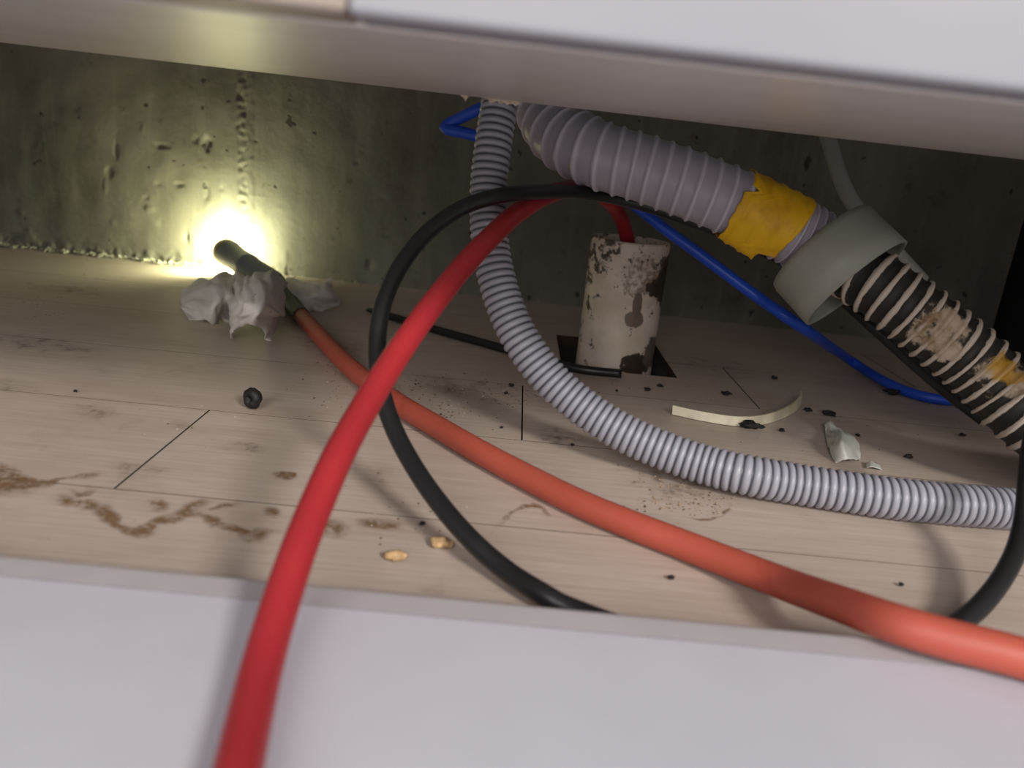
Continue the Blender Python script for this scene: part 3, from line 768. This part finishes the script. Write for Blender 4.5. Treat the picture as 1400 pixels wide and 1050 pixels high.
# black grommet: a short lumpy ring on its side
gc = Z(345, 560)
bm = bmesh.new(); rings = []
for i in range(24):
    a = 2*math.pi*i/24; ring = []
    for k in range(10):
        b_ = 2*math.pi*k/10; r = 0.0027*(1+0.35*noise.noise(Vector((math.cos(a)*2, math.sin(a)*2, k*0.6))))
        rad = 0.0036+r*math.cos(b_)
        ring.append(bm.verts.new((rad*math.cos(a), r*math.sin(b_)*1.2, rad*math.sin(a)*1.05)))
    rings.append(ring)
for i in range(24):
    for k in range(10): bm.faces.new((rings[i][k], rings[(i+1) % 24][k], rings[(i+1) % 24][(k+1) % 10], rings[i][(k+1) % 10]))
bmesh.ops.recalc_face_normals(bm, faces=bm.faces[:])
lo = min(v.co.z for v in bm.verts)
for v in bm.verts: v.co.z -= lo
g = obj('grommet', bm, simple('black_grommet', srgb(34, 32, 30), 0.6, 0.4, 0.3, 300), smooth=True, label='small lumpy black rubber grommet standing on the bare floor at left', cat='grommet'); g.location = (gc.x, gc.y, 0.0003); g.rotation_euler = (0, 0, -0.5)

flakes = [(699,529,4.5,'black flake left of the grey hose, upper of two'), (692,539,2.6,'tiny black flake left of the grey hose, lower of two'), (885,535,5,'black flake in front of the drain pipe, left of a pair'),
    (902,529,4.2,'black flake right of the pair before the drain pipe'), (843,536,2.2,'tiny black flake just below the cut end of the black tube'), (782,610,2.6,'tiny black flake under the inner bend of the grey hose'),
    (686,586,2.4,'tiny dark flake beside the upright floor joint'), (993,541,6,'black flake above the middle of the cream strip'), (1058,519,4.5,'black flake at the far floor joint above the cream strip'),
    (1219,541,10,'largest black scrap lying beside the blue tube'), (1025,587,16,'long black flake leaning on the front of the cream strip'), (1069,591,4,'black flake right of and before the cream strip'),
    (1104,563,5,'black flake at the curled end of the cream strip'), (1133,569,8,'black flake just behind the white plastic scrap'), (1242,627,5.5,'dark flake on the lit floor right of the white scrap'),
    (1315,597,4,'dark flake in shadow under the grimy hose'), (917,793,5,'black flake alone below the orange tube'), (577,719,4,'dark flake left of the lower black cable loop'),
    (1172,597,3,'tiny dark flake at the top of the white scrap'), (103,537,2.4,'tiny dark flake on the far left plank joint'), (1231,802,3,'small grey flake right of the orange tube')]
for i, (u, v, r, lab) in enumerate(flakes):
    k = (Z(u, v)-CAM).length/FPX
    big_ = 0.45 if r > 9 else 0.8
    lump('flake', u, v, r*k*0.85, r*k*big_*1.0, r*k*0.25+0.0004, i+1.3, M_FLAKE, lab, 'flake', None, 0.75, 1.5)

# fine grit: nobody could count it
def grit(name, areas, n, size, mats, label, seed):
    rnd = random.Random(seed); bm = bmesh.new()
    for _ in range(n):
        u, v, ru, rv = rnd.choice(areas)
        c = Z(u+rnd.gauss(0, ru*0.5), v+rnd.gauss(0, rv*0.5)); 
        if HX0-.003 < c.x < HX1+.003 and HY0-.003 < c.y < HY1+.003 or c.y > wall_y(c.x)-0.006: continue
        s = size*rnd.uniform(0.4, 1.3); r = Matrix.Rotation(rnd.uniform(0, 6.28), 3, 'Z')
        vs = [bm.verts.new(c+r @ Vector(p)+Vector((0, 0, 0.0002))) for p in ((s*rnd.uniform(.6,1.6),0,s*.3),(0,s*rnd.uniform(.5,1),s*.3),(-s*rnd.uniform(.6,1.6),0,s*.3),(0,-s,s*.3),(0,0,s*.8),(0,0,0))]
        mi = rnd.randrange(len(mats))
        for f in ((0,1,4),(1,2,4),(2,3,4),(3,0,4),(1,0,5),(2,1,5),(3,2,5),(0,3,5)): bm.faces.new([vs[i] for i in f]).material_index = mi
    obj(name, bm, mats, label=label, cat='grit', kind='stuff')
M_TAN = simple('tan_grit', srgb(172, 146, 112), 0.9); M_BRN = simple('brown_grit', srgb(92, 68, 48), 0.9); M_PAL = simple('pale_grit', srgb(206, 194, 172), 0.9)
grit('grit', [(640,535,110,22),(560,520,50,22),(720,545,60,16),(620,560,60,20),(460,520,30,40)], 420, 0.00065, [M_TAN, M_BRN, M_BRN, M_PAL], 'tan and brown grit between the red tube and the grey hose', 1)
grit('grit', [(930,655,70,22),(900,690,60,20),(880,640,40,20),(960,690,40,15)], 240, 0.0006, [M_TAN, M_BRN, M_TAN], 'tan grit in front of the lower grey hose', 2)
grit('grit', [(100,375,110,30),(60,420,40,20),(560,700,90,50),(1150,600,180,40),(300,560,250,60),(900,540,160,25)], 200, 0.00055, [M_BRN, M_BRN, M_PAL, M_FLAKE], 'sparse specks scattered over the whole floor', 3)
# mortar crumbs along the foot of the wall
rnd = random.Random(5); bm = bmesh.new()
for _ in range(420):
    x = rnd.uniform(-0.62, FOOTX+0.03) if rnd.random() < 0.85 else rnd.uniform(-0.3, 0.1)
    y = wall_y(x)-0.004-abs(rnd.gauss(0, 0.006)); s = rnd.uniform(0.0006, 0.0024) if rnd.random() < 0.8 else rnd.uniform(0.002, 0.004)
    r = Matrix.Rotation(rnd.uniform(0, 6.28), 3, 'Z'); c = Vector((x, y, 0.0003))
    vs = [bm.verts.new(c+r @ Vector(p)) for p in ((s*1.3,0,s*.4),(0,s,s*.3),(-s,0,s*.5),(0,-s,s*.4),(s*.2,0,s*1.2),(0,0,0))]
    for f in ((0,1,4),(1,2,4),(2,3,4),(3,0,4),(1,0,5),(2,1,5),(3,2,5),(0,3,5)): bm.faces.new([vs[i] for i in f])
obj('mortar_crumbs', bm, M_MORTAR, label='pale mortar crumbs along the foot of the concrete wall', cat='grit', kind='stuff')
